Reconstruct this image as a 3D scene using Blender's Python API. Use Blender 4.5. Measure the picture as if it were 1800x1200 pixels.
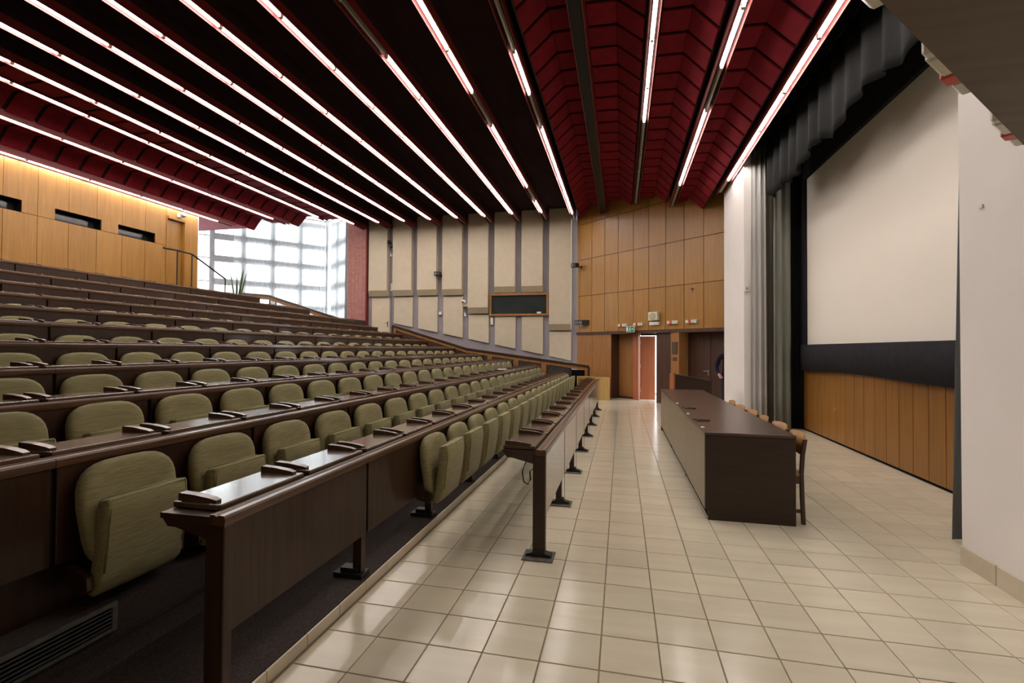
import bpy, bmesh, math, random
from mathutils import Vector, Matrix, Euler
random.seed(11)
for o in list(bpy.data.objects): bpy.data.objects.remove(o)
S = bpy.context.scene; C = S.collection
PI = math.pi; R = math.radians

# ------------------------------------------------------------------ camera
H = 1.55; YAW, PITCH, ROLL = .2237, .0165, .006; FPX = 845.0
cyw, syw = math.cos(YAW), math.sin(YAW); cp, sp = math.cos(PITCH), math.sin(PITCH); cr, sr = math.cos(ROLL), math.sin(ROLL)
Rv = Vector((cyw, syw, 0)); F0 = Vector((-syw, cyw, 0)); Zv = Vector((0, 0, 1))
Fv = F0 * cp + Zv * sp; Uv = Zv * cp - F0 * sp
cam_r = Rv * cr + Uv * sr; cam_u = Uv * cr - Rv * sr
cam_d = bpy.data.cameras.new('camera'); cam = bpy.data.objects.new('camera', cam_d); C.objects.link(cam)
cam_d.sensor_width = 36.0; cam_d.lens = FPX / 1800 * 36; cam_d.clip_start = .02; cam_d.clip_end = 200
M = Matrix.Identity(4)
for i in range(3): M[i][0] = cam_r[i]; M[i][1] = cam_u[i]; M[i][2] = -Fv[i]; M[i][3] = (0, 0, H)[i]
cam.matrix_world = M; S.camera = cam
def project(x, y, z):
    v = Vector((x, y, z - H)); f = max(v.dot(Fv), 1e-3)
    return 900 + FPX * v.dot(cam_r) / f, 600 - FPX * v.dot(cam_u) / f, v.dot(Fv)

# ------------------------------------------------------------------ world, exposure
W = bpy.data.worlds.new('world'); S.world = W; W.use_nodes = True
bg = W.node_tree.nodes['Background']; bg.inputs[0].default_value = (.93, .96, 1, 1); bg.inputs[1].default_value = 6.5
vs = S.view_settings; vs.view_transform = 'Standard'; vs.look = 'None'; vs.gamma = 1; vs.use_curve_mapping = False; vs.exposure = 0.0
TUBE = 48.0          # radiance of a lit fluorescent tube

# ------------------------------------------------------------------ materials
MATS = {}
def nd(nt, t, **kw):
    n = nt.nodes.new(t)
    for k, v in kw.items(): setattr(n, k, v)
    return n
def pm(name, c1, c2=None, scale=(6, 6, 6), rough=.5, bump=0, coat=0, rnd=0, spec=.5, metal=0, detail=4, lo=.35, hi=.65, sheen=0, rvar=0):
    """noise-driven two tone surface, with an optional shift of value from object to object"""
    m = bpy.data.materials.new(name); m.use_nodes = True; nt = m.node_tree; L = nt.links.new
    b = nt.nodes['Principled BSDF']; c2 = c2 or tuple(x * .82 for x in c1)
    tc = nd(nt, 'ShaderNodeTexCoord'); mp = nd(nt, 'ShaderNodeMapping'); mp.inputs['Scale'].default_value = scale
    L(tc.outputs['Object'], mp.inputs['Vector'])
    oi = nd(nt, 'ShaderNodeObjectInfo')
    mul = nd(nt, 'ShaderNodeMath', operation='MULTIPLY'); mul.inputs[1].default_value = 37.0; L(oi.outputs['Random'], mul.inputs[0])
    add = nd(nt, 'ShaderNodeVectorMath', operation='ADD'); L(mp.outputs[0], add.inputs[0]); L(mul.outputs[0], add.inputs[1])
    nz = nd(nt, 'ShaderNodeTexNoise'); nz.inputs['Scale'].default_value = 1; nz.inputs['Detail'].default_value = detail; nz.inputs['Distortion'].default_value = .3
    L(add.outputs[0], nz.inputs['Vector'])
    rp = nd(nt, 'ShaderNodeValToRGB'); rp.color_ramp.elements[0].position = lo; rp.color_ramp.elements[1].position = hi
    rp.color_ramp.elements[0].color = (*c2, 1); rp.color_ramp.elements[1].color = (*c1, 1); L(nz.outputs['Fac'], rp.inputs[0])
    col = rp.outputs[0]
    if rnd:
        mr = nd(nt, 'ShaderNodeMapRange'); mr.inputs['To Min'].default_value = 1 - rnd; mr.inputs['To Max'].default_value = 1 + rnd; L(oi.outputs['Random'], mr.inputs['Value'])
        hs = nd(nt, 'ShaderNodeHueSaturation'); L(mr.outputs[0], hs.inputs['Value']); L(col, hs.inputs['Color']); col = hs.outputs[0]
    L(col, b.inputs['Base Color'])
    b.inputs['Roughness'].default_value = rough; b.inputs['Metallic'].default_value = metal; b.inputs['Specular IOR Level'].default_value = spec
    if rvar:
        rr = nd(nt, 'ShaderNodeMapRange'); rr.inputs['To Min'].default_value = rough - rvar; rr.inputs['To Max'].default_value = rough + rvar
        L(nz.outputs['Fac'], rr.inputs['Value']); L(rr.outputs[0], b.inputs['Roughness'])
    if coat: b.inputs['Coat Weight'].default_value = coat; b.inputs['Coat Roughness'].default_value = .10
    if sheen: b.inputs['Sheen Weight'].default_value = sheen
    if bump:
        bn = nd(nt, 'ShaderNodeBump'); bn.inputs['Strength'].default_value = bump; bn.inputs['Distance'].default_value = .01
        L(nz.outputs['Fac'], bn.inputs['Height']); L(bn.outputs[0], b.inputs['Normal'])
    MATS[name] = m; return m
def emit(name, col, strength):
    m = bpy.data.materials.new(name); m.use_nodes = True; nt = m.node_tree; b = nt.nodes['Principled BSDF']
    b.inputs['Base Color'].default_value = (*col, 1); b.inputs['Emission Color'].default_value = (*col, 1); b.inputs['Emission Strength'].default_value = strength
    MATS[name] = m; return m
def glass(name, col, transp):
    m = bpy.data.materials.new(name); m.use_nodes = True; nt = m.node_tree; nt.nodes.clear(); L = nt.links.new
    o = nd(nt, 'ShaderNodeOutputMaterial'); g = nd(nt, 'ShaderNodeBsdfGlossy'); g.inputs['Roughness'].default_value = .03; g.inputs[0].default_value = (.9, .9, .9, 1)
    t = nd(nt, 'ShaderNodeBsdfTransparent'); t.inputs[0].default_value = (*col, 1); fr = nd(nt, 'ShaderNodeFresnel'); fr.inputs[0].default_value = 1.45
    nz = nd(nt, 'ShaderNodeTexNoise'); nz.inputs['Scale'].default_value = .6
    mx = nd(nt, 'ShaderNodeMixShader'); L(fr.outputs[0], mx.inputs[0]); L(t.outputs[0], mx.inputs[1]); L(g.outputs[0], mx.inputs[2]); L(mx.outputs[0], o.inputs[0])
    MATS[name] = m; return m
def sheer(name, col, transp):
    m = bpy.data.materials.new(name); m.use_nodes = True; nt = m.node_tree; nt.nodes.clear(); L = nt.links.new
    o = nd(nt, 'ShaderNodeOutputMaterial'); t = nd(nt, 'ShaderNodeBsdfTransparent'); tr = nd(nt, 'ShaderNodeBsdfTranslucent'); d = nd(nt, 'ShaderNodeBsdfDiffuse')
    tc = nd(nt, 'ShaderNodeTexCoord'); nz = nd(nt, 'ShaderNodeTexNoise'); nz.inputs['Scale'].default_value = 3; L(tc.outputs['Object'], nz.inputs['Vector'])
    rp = nd(nt, 'ShaderNodeValToRGB'); rp.color_ramp.elements[0].color = (*[c * .93 for c in col], 1); rp.color_ramp.elements[1].color = (*col, 1); L(nz.outputs['Fac'], rp.inputs[0])
    L(rp.outputs[0], tr.inputs[0]); L(rp.outputs[0], d.inputs[0])
    a = nd(nt, 'ShaderNodeMixShader'); a.inputs[0].default_value = .15; L(tr.outputs[0], a.inputs[1]); L(d.outputs[0], a.inputs[2])
    b = nd(nt, 'ShaderNodeMixShader'); b.inputs[0].default_value = transp; L(a.outputs[0], b.inputs[1]); L(t.outputs[0], b.inputs[2]); L(b.outputs[0], o.inputs[0])
    MATS[name] = m; return m

pm('tile', (.73, .665, .515), (.665, .60, .455), (1.2, 9, 3), rough=.17, rnd=.05, detail=3, lo=.3, hi=.7, rvar=.05)
pm('grout', (.30, .25, .17), rough=.8, scale=(30, 30, 30))
pm('skirting', (.62, .55, .42), (.55, .48, .36), (4, 4, 4), rough=.25, rnd=.05)
pm('carpet', (.085, .068, .062), (.038, .030, .028), (160, 160, 160), rough=.95, bump=.5, spec=.1)
pm('desk_wood', (.048, .021, .009), (.028, .012, .006), (40, 2.2, 40), rough=.32, coat=.3, rnd=.12)
pm('panel_wood', (.040, .0175, .0075), (.023, .010, .0045), (30, 30, 2.0), rough=.36, coat=.16, rnd=.12, spec=.35)
pm('laminate', (.175, .150, .130), (.145, .122, .104), (3, 3, 26), rough=.22, coat=.9, rnd=.06)
pm('tablet_wood', (.110, .056, .026), (.070, .034, .016), (50, 2.5, 50), rough=.22, coat=.6, rnd=.15)
pm('edge_wood', (.105, .048, .020), (.065, .029, .012), (50, 2.5, 50), rough=.3, coat=.25, rnd=.1)
pm('olive_fabric', (.300, .270, .140), (.235, .208, .102), (30, 10, 90), rough=.9, bump=.2, rnd=.05, sheen=.12, spec=.2)
pm('elbow_wood', (.085, .042, .023), (.055, .026, .014), (50, 50, 6), rough=.35, coat=.2, rnd=.1)
pm('olive_piping', (.27, .25, .12), (.22, .2, .09), (40, 40, 40), rough=.8, spec=.2)
pm('black_metal', (.018, .016, .016), (.010, .009, .009), (30, 30, 30), rough=.45)
pm('base_plate', (.16, .15, .125), (.07, .065, .055), (60, 60, 60), rough=.7)
pm('wall_wood', (.365, .178, .031), (.28, .127, .019), (26, 26, 1.3), rough=.36, coat=.12, rnd=.08, lo=.3, hi=.7)
pm('stage_wood', (.30, .135, .028), (.21, .087, .016), (34, 34, 1.2), rough=.4, coat=.08, rnd=.1, lo=.3, hi=.7)
pm('dark_wood', (.075, .032, .018), (.05, .021, .012), (26, 26, 1.3), rough=.4, rnd=.06)
pm('mid_wood', (.33, .150, .045), (.245, .105, .03), (26, 26, 1.3), rough=.4, rnd=.05)
pm('lit_red_wood', (.40, .135, .06), (.33, .105, .045), (26, 26, 1.3), rough=.35)  # daylight on door and jamb, and the lectern's lit side, put into the colour
pm('pale_wood', (.56, .37, .13), (.48, .30, .10), (20, 20, 2), rough=.4)
pm('soffit_wood', (.092, .052, .020), (.064, .035, .013), (2.2, 22, 8), rough=.5)
pm('joint_black', (.02, .012, .008), rough=.8, scale=(20, 20, 20))
pm('beige_fabric', (.575, .495, .375), (.54, .465, .35), (5, 5, 5), rough=.9, spec=.15, rnd=.03)
pm('grey_wall', (.30, .27, .295), (.27, .245, .265), (3, 3, 3), rough=.7)
pm('bevel_fabric', (.40, .325, .215), (.36, .295, .19), (5, 5, 30), rough=.9, spec=.15)
pm('white_wall', (.83, .79, .755), (.80, .76, .725), (2, 2, 2), rough=.75)
pm('screen_white', (.80, .745, .66), (.785, .73, .645), (1, 1, 1), rough=.8, spec=.2)
pm('band_black', (.022, .02, .024), (.016, .015, .018), (8, 8, 8), rough=.9, spec=.2)
pm('black_void', (.006, .005, .005), rough=.9, scale=(5, 5, 5), spec=.1)
pm('dark_ceiling', (.036, .018, .018), (.026, .013, .013), (4, 1, 4), rough=.95, spec=.1)
pm('red_fabric', (.205, .011, .019), (.165, .0085, .0155), (6, 6, 6), rough=.92, spec=.15, rnd=.08)
pm('red_channel', (.20, .018, .016), (.15, .013, .012), (8, 1, 8), rough=.5)
pm('beam_dark', (.006, .007, .006), rough=.7, scale=(8, 2, 8))
pm('tube_off', (.40, .39, .31), (.34, .33, .26), (4, 4, 4), rough=.3)
pm('lit_brick_red', (.50, .22, .19), (.42, .17, .145), (12, 12, 12), rough=.6, rnd=.1)  # reddish brick with the pink glow of the light mixed into its colour
pm('mortar', (.55, .42, .38), rough=.8, scale=(20, 20, 20))
pm('grey_curtain', (.50, .48, .46), (.44, .425, .405), (8, 8, 1), rough=.9, spec=.15)
pm('green_curtain', (.19, .20, .165), (.16, .165, .135), (8, 8, 1), rough=.9, spec=.15)
pm('olive_curtain', (.10, .09, .065), (.08, .07, .05), (8, 8, 1), rough=.9, spec=.15)
pm('blue_curtain', (.16, .18, .185), (.13, .145, .15), (8, 8, 1), rough=.9, spec=.15)
pm('black_curtain', (.010, .010, .011), (.007, .007, .008), (8, 8, 1), rough=.95, spec=.1)
pm('valance_grey', (.013, .013, .0125), (.009, .009, .0088), (6, 6, 1), rough=.92, spec=.15)
pm('table_dark', (.040, .022, .014), (.03, .016, .010), (3, 30, 30), rough=.45, spec=.4)
pm('table_top', (.085, .050, .036), (.065, .037, .026), (3, 26, 26), rough=.28)
pm('table_front', (.20, .155, .095), (.165, .125, .075), (3, 3, 26), rough=.33, rnd=.06)
pm('chair_dark', (.062, .026, .016), (.045, .018, .011), (20, 20, 3), rough=.4)
pm('chair_ply', (.40, .20, .07), (.32, .15, .05), (5, 30, 30), rough=.38)
pm('white_plastic', (.72, .70, .66), (.68, .66, .62), (6, 6, 6), rough=.4)
pm('cream_plastic', (.66, .62, .46), (.60, .56, .41), (6, 6, 6), rough=.5)
pm('cream_grille', (.46, .43, .30), (.40, .37, .25), (60, 60, 60), rough=.7)
pm('red_plastic', (.62, .05, .03), rough=.4, scale=(6, 6, 6))
pm('lens_plastic', (.62, .60, .48), (.56, .54, .43), (10, 60, 10), rough=.2)
pm('sign_green', (.01, .24, .13), rough=.4, scale=(6, 6, 6))
pm('sign_white', (.80, .84, .80), rough=.4, scale=(6, 6, 6))
pm('digit_blue', (.45, .55, .66), rough=.4, scale=(6, 6, 6))
pm('plaque', (.045, .03, .02), (.09, .06, .04), (60, 60, 60), rough=.6)
pm('steel', (.55, .55, .54), (.45, .45, .44), (10, 10, 10), rough=.3, metal=.9)
pm('leaf_green', (.075, .14, .035), (.03, .07, .018), (40, 40, 8), rough=.45)
pm('clay', (.30, .12, .06), rough=.8, scale=(8, 8, 8))
pm('paper', (.82, .82, .80), rough=.8, scale=(8, 8, 8))
pm('skin', (.52, .30, .22), (.48, .27, .19), (20, 20, 20), rough=.5)
pm('navy_cloth', (.012, .012, .035), (.008, .008, .024), (60, 60, 60), rough=.9, spec=.2)
pm('trouser_cloth', (.03, .032, .042), (.02, .022, .03), (60, 60, 60), rough=.9, spec=.2)
pm('hair_dark', (.03, .018, .01), (.02, .012, .007), (80, 80, 10), rough=.6)
pm('dark_glass', (.030, .036, .036), (.022, .027, .027), (2, 2, 2), rough=.08, spec=.6)
pm('vent_metal', (.20, .19, .175), (.14, .135, .125), (20, 20, 20), rough=.45, metal=.5)
pm('mullion', (.62, .64, .68), (.56, .58, .62), (5, 5, 5), rough=.6)
pm('pink_glow_ceiling', (.42, .10, .12), (.37, .085, .10), (5, 5, 5), rough=.9)  # window glow on the red bay ceiling, painted in as pink
pm('beige_door', (.60, .50, .36), (.57, .475, .34), (3, 3, 3), rough=.6)
emit('tube_lit', (1, .955, .90), TUBE)
glass('clear_glass', (.93, .96, .95), .9)
sheer('sheer_cloth', (.74, .74, .75), .24)

# ------------------------------------------------------------------ mesh helpers
class MB:
    def __init__(s): s.v = []; s.f = []
    def box(s, x0, x1, y0, y1, z0, z1):
        n = len(s.v); s.v += [(x0, y0, z0), (x1, y0, z0), (x1, y1, z0), (x0, y1, z0), (x0, y0, z1), (x1, y0, z1), (x1, y1, z1), (x0, y1, z1)]
        s.f += [tuple(n + i for i in q) for q in ((0, 3, 2, 1), (4, 5, 6, 7), (0, 1, 5, 4), (1, 2, 6, 5), (2, 3, 7, 6), (3, 0, 4, 7))]; return s
    def obox(s, p, q, w, z0, z1, off=0):
        """upright board from plan point p to q; w = thickness to the left of p->q, off = shift to the left"""
        d = Vector((q[0] - p[0], q[1] - p[1])).normalized(); nrm = Vector((-d.y, d.x))
        a = Vector(p[:2]) + nrm * off; b = Vector(q[:2]) + nrm * off; c_ = b + nrm * w; e = a + nrm * w
        return s.prism([(v.x, v.y) for v in (a, b, c_, e)], 'z', z0, z1)
    def prism(s, pts, axis, a0, a1):
        n = len(s.v); k = len(pts)
        f = {'x': lambda p, a: (a, p[0], p[1]), 'y': lambda p, a: (p[0], a, p[1]), 'z': lambda p, a: (p[0], p[1], a)}[axis]
        s.v += [f(p, a0) for p in pts] + [f(p, a1) for p in pts]
        s.f += [tuple(range(n + k - 1, n - 1, -1)), tuple(range(n + k, n + 2 * k))]
        s.f += [(n + i, n + (i + 1) % k, n + k + (i + 1) % k, n + k + i) for i in range(k)]; return s
    def loft(s, rings, caps=True, closed=True):
        n = len(s.v); k = len(rings[0])
        for r in rings: s.v += [tuple(p) for p in r]
        for i in range(len(rings) - 1):
            for j in range(k if closed else k - 1):
                a = n + i * k + j; b = n + i * k + (j + 1) % k; s.f.append((a, b, b + k, a + k))
        if caps: s.f += [tuple(range(n + k - 1, n - 1, -1)), tuple(range(n + (len(rings) - 1) * k, n + len(rings) * k))]
        return s
    def tube(s, pts, r, n=6, radii=None):
        pts = [Vector(p) for p in pts]; rings = []
        for i, p in enumerate(pts):
            d = (pts[min(i + 1, len(pts) - 1)] - pts[max(i - 1, 0)]).normalized()
            up = Vector((0, 0, 1)) if abs(d.z) < .95 else Vector((1, 0, 0)); a = d.cross(up).normalized(); b = a.cross(d); rr = radii[i] if radii else r
            rings.append([p + (a * math.cos(2 * PI * j / n) + b * math.sin(2 * PI * j / n)) * rr for j in range(n)])
        return s.loft(rings)
    def lathe(s, prof, n=16, c=(0, 0, 0), axis='z'):
        rings = []
        for r, h in prof:
            ring = []
            for j in range(n):
                a = 2 * PI * j / n; x, y = r * math.cos(a), r * math.sin(a)
                ring.append({'z': (c[0] + x, c[1] + y, c[2] + h), 'y': (c[0] + x, c[1] + h, c[2] + y), 'x': (c[0] + h, c[1] + x, c[2] + y)}[axis])
            rings.append(ring)
        return s.loft(rings)
    def mesh(s, name, mat=None, smooth=False, bevel=0, seg=1):
        me = bpy.data.meshes.new(name); me.from_pydata([tuple(p) for p in s.v], [], s.f)
        bm = bmesh.new(); bm.from_mesh(me); bmesh.ops.recalc_face_normals(bm, faces=bm.faces)
        if bevel: bmesh.ops.bevel(bm, geom=list(bm.edges), offset=bevel, segments=seg, profile=.5, affect='EDGES')
        bm.to_mesh(me); bm.free()
        if smooth: me.polygons.foreach_set('use_smooth', [True] * len(me.polygons))
        if mat: me.materials.append(MATS[mat])
        me.update(); return me
    def obj(s, name, mat, parent=None, loc=(0, 0, 0), rot=0, smooth=False, bevel=0, seg=1):
        return put(name, s.mesh(name, mat, smooth, bevel, seg), parent, loc, rot)
def put(name, me, parent=None, loc=(0, 0, 0), rot=0):
    o = bpy.data.objects.new(name, me); C.objects.link(o); o.parent = parent; o.location = loc
    o.rotation_euler = rot if isinstance(rot, (tuple, Euler)) else (0, 0, rot); return o
def thing(name, label, cat, loc=(0, 0, 0), rot=0, group=None):
    o = put(name, None, None, loc, rot); return tag(o, label, cat, group)
def tag(o, label, cat, group=None):
    o['label'] = label; o['category'] = cat
    if group: o['group'] = group
    return o
def struct(o, label=None):
    o['kind'] = 'structure'
    if label: o['label'] = label
    return o
def sempty(name, label=None, loc=(0, 0, 0)):
    return struct(put(name, None, None, loc), label)
def box(x0, x1, y0, y1, z0, z1): return MB().box(x0, x1, y0, y1, z0, z1)
ORD = ['zeroth', 'first', 'second', 'third', 'fourth', 'fifth', 'sixth', 'seventh', 'eighth', 'ninth', 'tenth', 'eleventh', 'twelfth', 'thirteenth', 'fourteenth', 'fifteenth', 'sixteenth', 'seventeenth', 'eighteenth', 'nineteenth', 'twentieth', 'twenty-first', 'twenty-second', 'twenty-third', 'twenty-fourth', 'twenty-fifth', 'twenty-sixth', 'twenty-seventh', 'twenty-eighth']

# ================================================================== FLOOR
YN, YF = -2.2, 16.95            # near and far ends of the hall
floor = struct(box(-1.6, 3.7, YN, 18.5, -.1, -.006).obj('floor', 'grout'), 'cream ceramic tile floor with dark joints')
T = .2945; TX0, TY0 = -.102, 2.391
cells = []
for i in range(-5, 13):
    for j in range(-16, 54):
        x, y = TX0 + T * i, TY0 + T * j
        if x + T < -1.59 or x > 3.5: continue
        u, v, d = project(x + T / 2, y + T / 2, 0)
        seen = d > .5 and -60 < u < 1860 and v < 1260
        cells.append((d if seen else 100 + d * d, x, y))
cells.sort()
g = .0035
tile_me = box(0, T - 2 * g, 0, T - 2 * g, -.012, 0).mesh('tile', 'tile', bevel=.0018)
rest = MB()
n = 0
for d, x, y in cells:
    x0, x1 = max(x + g, -1.595), min(x + T - g, 3.53); 
    if x1 - x0 < .03: continue
    full = x1 - x0 > T - 2.5 * g
    if full and n < 300 and d < 100: put('tile', tile_me, floor, (x + g, y + g, 0)); n += 1
    else: rest.box(x0, x1, y + g, y + T - g, -.012, 0)
rt = rest.obj('tile', 'tile', floor); rt['kind'] = 'stuff'

# ------------------------------------------------------------------ tiers (carpeted steps)
PITCH_Y = .61
XK = {k: -1.6 - .96 * (k - 2) for k in range(2, 13)}
ZK = {2: .852, 3: 1.030, 4: 1.195, 5: 1.374, 6: 1.585, 7: 1.822, 8: 2.055, 9: 2.298, 10: 2.560, 11: 2.845, 12: 3.155}
PK = {k: ZK[k] - .745 for k in ZK}; PK[2] = .068; PK[13] = 2.70
def riser_x(k): return -1.6 if k == 2 else (XK[k] + .09 if k < 13 else -11.75)
ENDY = {2: 14.58, 3: 15.3, 4: 15.45, 5: 15.45, 6: 15.4, 7: 15.35, 8: 15.38, 9: 15.4, 10: 15.45, 11: 14.3, 12: 13.12}
tiers = sempty('floor_tiers', 'dark carpeted steps rising under the seat rows')
for k in range(2, 14):
    xb = riser_x(k + 1) if k < 13 else -12.9
    y1 = 15.5
    box(xb, riser_x(k), YN, y1, -.05, PK[k]).obj('carpet_step', 'carpet', tiers)
# stair beside the far wall and landing under the window bay
box(-9.6, -1.9, 15.5, YF, -.05, .02).obj('carpet_step', 'carpet', tiers)
for q in range(8): box(-9.6, -2.6 - q * .86, 15.62, YF, .02, .02 + .22 * (q + 1)).obj('carpet_step', 'carpet', tiers)
MB().prism([(-12.9, 12.2), (-17.6, 12.2), (-17.6, 13.0), (-12.3, 18.7), (-9.6, 16.94), (-9.6, 15.5), (-12.9, 15.5)], 'z', 2.3, 2.62).obj('carpet_step', 'carpet', tiers)
bs = sempty('baseboard_step', 'cream tile edging along the foot of the first step')
sk = box(-.012, 0, .002, T - .002, 0, .064).mesh('skirting_tile', 'skirting', bevel=.0015)
for j in range(-10, 45): put('skirting_tile', sk, bs, (-1.586, TY0 + T * j + .13, 0))
# metal ventilation grille in the riser of the second step
vg = thing('ventilation_grille', 'long slatted metal air grille in the riser under the nearest seat', 'air grille', (riser_x(3), 1.27, PK[2]))
box(.001, .016, -.72, .66, .195, .214).obj('frame_edge', 'vent_metal', vg); box(.001, .016, -.72, .66, .075, .09).obj('frame_edge', 'vent_metal', vg)
box(.001, .018, .635, .66, .09, .195).obj('frame_edge', 'vent_metal', vg); box(.001, .004, -.72, .635, .09, .195).obj('backing', 'black_void', vg)
sl = MB().prism([(.004, .0), (.018, .004), (.018, .008), (.004, .006)], 'y', -.72, .635).mesh('slat', 'vent_metal')
for i in range(5): put('slat', sl, vg, (0, 0, .098 + i * .019))

# ================================================================== WALLS
# ---- far side wall with fabric acoustic panels
wf = sempty('wall_far', 'grey side wall carrying tall beige fabric panels')
WY = 16.95
box(-10.6, -1.50, WY, WY + .15, -.05, 7.1).obj('wall_face', 'grey_wall', wf)
BX0, BP, BW = -9.47, .998, .77
upper_bot = {0: 3.56, 1: 3.56, 2: 3.56, 3: 3.55, 4: 2.86, 5: 3.60, 6: 3.60, 7: 2.24}
def stair_z(x): return 2.36 + (x + 7.69) * (1.175 - 2.36) / (-1.724 + 7.69)
for i in range(8):
    x0 = BX0 + BP * i; x1 = x0 + BW; zb = upper_bot[i]
    MB().prism([(16.72, zb + .21), (16.72, 6.8), (WY, 6.8), (WY, zb + .02), (16.80, zb + .02)], 'x', x0, x1).obj('upper_panel', 'beige_fabric', wf, bevel=.008)
    MB().prism([(16.716, zb + .205), (16.798, zb + .005), (WY - .01, zb), (WY - .01, zb - .012), (16.788, zb - .01), (16.706, zb + .2)], 'x', x0, x1).obj('bevel_strip', 'bevel_fabric', wf)
    if i == 0: continue
    zt = zb - .05 if i not in (5, 6) else 2.73
    MB().prism([(x0, stair_z(x0)), (x1, stair_z(x1)), (x1, zt), (x0, zt)], 'y', 16.87, WY).obj('lower_panel', 'beige_fabric', wf, bevel=.006)
# beige door at the top of the stair
d1 = sempty('door_1', 'plain beige door at the left end of the panelled wall')
box(-9.42, -8.66, 16.89, WY - .002, 1.5, 3.50).obj('door_leaf', 'beige_door', d1, bevel=.006)
for a in ((-9.47, -9.43, 3.54), (-8.65, -8.61, 3.54)): box(a[0], a[1], 16.87, WY - .001, 1.5, a[2]).obj('door_frame', 'grey_wall', d1)
box(-9.47, -8.61, 16.87, WY - .001, 3.505, 3.54).obj('door_frame', 'grey_wall', d1)
hd = MB().box(-8.745, -8.715, 16.878, 16.888, 2.38, 2.60).tube([(-8.73, 16.88, 2.53), (-8.73, 16.84, 2.53), (-8.82, 16.84, 2.53)], .010).obj('door_handle', 'black_metal', d1)
box(-9.19, -9.02, 16.882, 16.889, 3.13, 3.16).obj('door_sign', 'white_plastic', d1)
# control room window
w1 = sempty('window_1', 'wide dark control room window in a wooden frame')
box(-4.60, -2.59, 16.86, 16.875, 2.83, 3.49).obj('pane', 'dark_glass', w1)
for a in ((-4.68, -4.60, 2.75, 3.575), (-2.59, -2.51, 2.75, 3.575), (-4.60, -2.59, 2.75, 2.83), (-4.60, -2.59, 3.49, 3.575)):
    box(a[0], a[1], 16.80, WY - .002, a[2], a[3]).obj('window_frame', 'mid_wood', w1, bevel=.006)
tag(box(-2.93, -2.78, 16.83, 16.858, 2.832, 2.895).obj('paper_note', 'paper'), 'small white card on the sill of the dark control room window', 'card')

# ---- far front wall: honey wood panels above a soffit
P1 = Vector((-1.508, 16.707)); P2 = Vector((2.59, 13.381)); DW = (P2 - P1).normalized(); NW = Vector((-DW.y, DW.x))   # NW points away from the hall
if NW.dot(Vector((0, 1))) < 0: NW = -NW
WANG = math.atan2(DW.y, DW.x)
def wp(s, off=0): p = P1 + DW * s + NW * off; return (p.x, p.y)
ww = sempty('wall_front_far', 'honey coloured wood panel wall with dark joints', (P1.x, P1.y, 0)); ww.rotation_euler = (0, 0, WANG)
# local: x along the wall, +y away from hall
box(0, 6.2, .02, .2, 2.143, 7.1).obj('backing', 'joint_black', ww)
sx = [.004, .127, .686, 1.251, 1.809, 2.397, 2.958, 3.542, 4.134, 4.721, 5.30, 5.88]
zz = [2.143, 3.385, 4.635, 5.85, 7.0]
for a in range(len(sx) - 1):
    for b in range(4):
        box(sx[a] + .007, sx[a + 1] - .007, 0, .021, zz[b] + .007, zz[b + 1] - .007).obj('wood_panel', 'wall_wood', ww, bevel=.002)
box(-.02, 6.2, .0, .9, 2.06, 2.142).obj('soffit_board', 'dark_wood', ww)
# below the soffit: flush block, recess, doorway, dark leaf, column, recess with dark door
box(.0, .69, .03, .5, 0, 2.06).obj('wood_panel', 'mid_wood', ww); box(.697, 1.50, .03, .5, 0, 2.06).obj('wood_panel', 'mid_wood', ww)
box(1.50, 1.512, .035, .45, 0, 2.06).obj('return_panel', 'dark_wood', ww)
box(1.50, 2.16, .42, .5, 0, 2.06).obj('wood_panel', 'mid_wood', ww)
box(1.50, 2.16, .405, .419, 0, .07).obj('skirting_board', 'dark_wood', ww)
box(2.16, 2.36, .30, .40, 0, 2.06).obj('door_jamb', 'lit_red_wood', ww, bevel=.004)  # jamb colour includes the daylight falling on it from outside
box(2.36, 3.16, .40, .5, 2.0, 2.06).obj('door_head', 'dark_wood', ww)
box(3.16, 3.68, .10, .16, 0, 2.06).obj('dark_panel', 'dark_wood', ww); box(3.16, 3.20, .16, .5, 0, 2.06).obj('dark_panel', 'dark_wood', ww)
box(3.70, 3.96, .02, .5, 0, 2.06).obj('column_panel', 'mid_wood', ww)
box(3.96, 6.2, .52, .6, 0, 2.06).obj('recess_panel', 'dark_wood', ww); box(3.16, 6.2, .6, .75, 0, 2.2).obj('backing', 'joint_black', ww)
# open doorway leaf
d2 = sempty('door_2', 'half open reddish door, its daylit tone painted in, with daylight behind it', (*wp(2.335, .412), 0)); d2.rotation_euler = (0, 0, WANG + R(46))
box(.0, .475, 0, .045, .003, 1.99).obj('door_leaf', 'lit_red_wood', d2, bevel=.004)  # daylight on the leaf is painted in as a brighter red
for z in (.25, 1.0, 1.75): MB().lathe([(.012, 0), (.012, .10)], 8, (.014, -.012, z)).obj('hinge', 'steel', d2)
# dark door in the recess
d3 = sempty('door_3', 'dark brown door in the recess beside the white pier', (*wp(3.985, .515), 0)); d3.rotation_euler = (0, 0, WANG)
box(0, .64, -.012, .003, .01, 2.03).obj('door_leaf', 'dark_wood', d3, bevel=.003)
MB().box(.565, .595, -.02, -.012, .86, 1.02).tube([(.58, -.02, .98), (.58, -.06, .98), (.45, -.06, .98)], .013).obj('door_handle', 'steel', d3, smooth=True)
# daylight room outside the doorway
box(-1.9, 1.9, 17.6, 17.7, 0, .05).obj('trim_1', 'tile'); struct(bpy.data.objects['trim_1'], 'door sill outside the far doorway')

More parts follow.
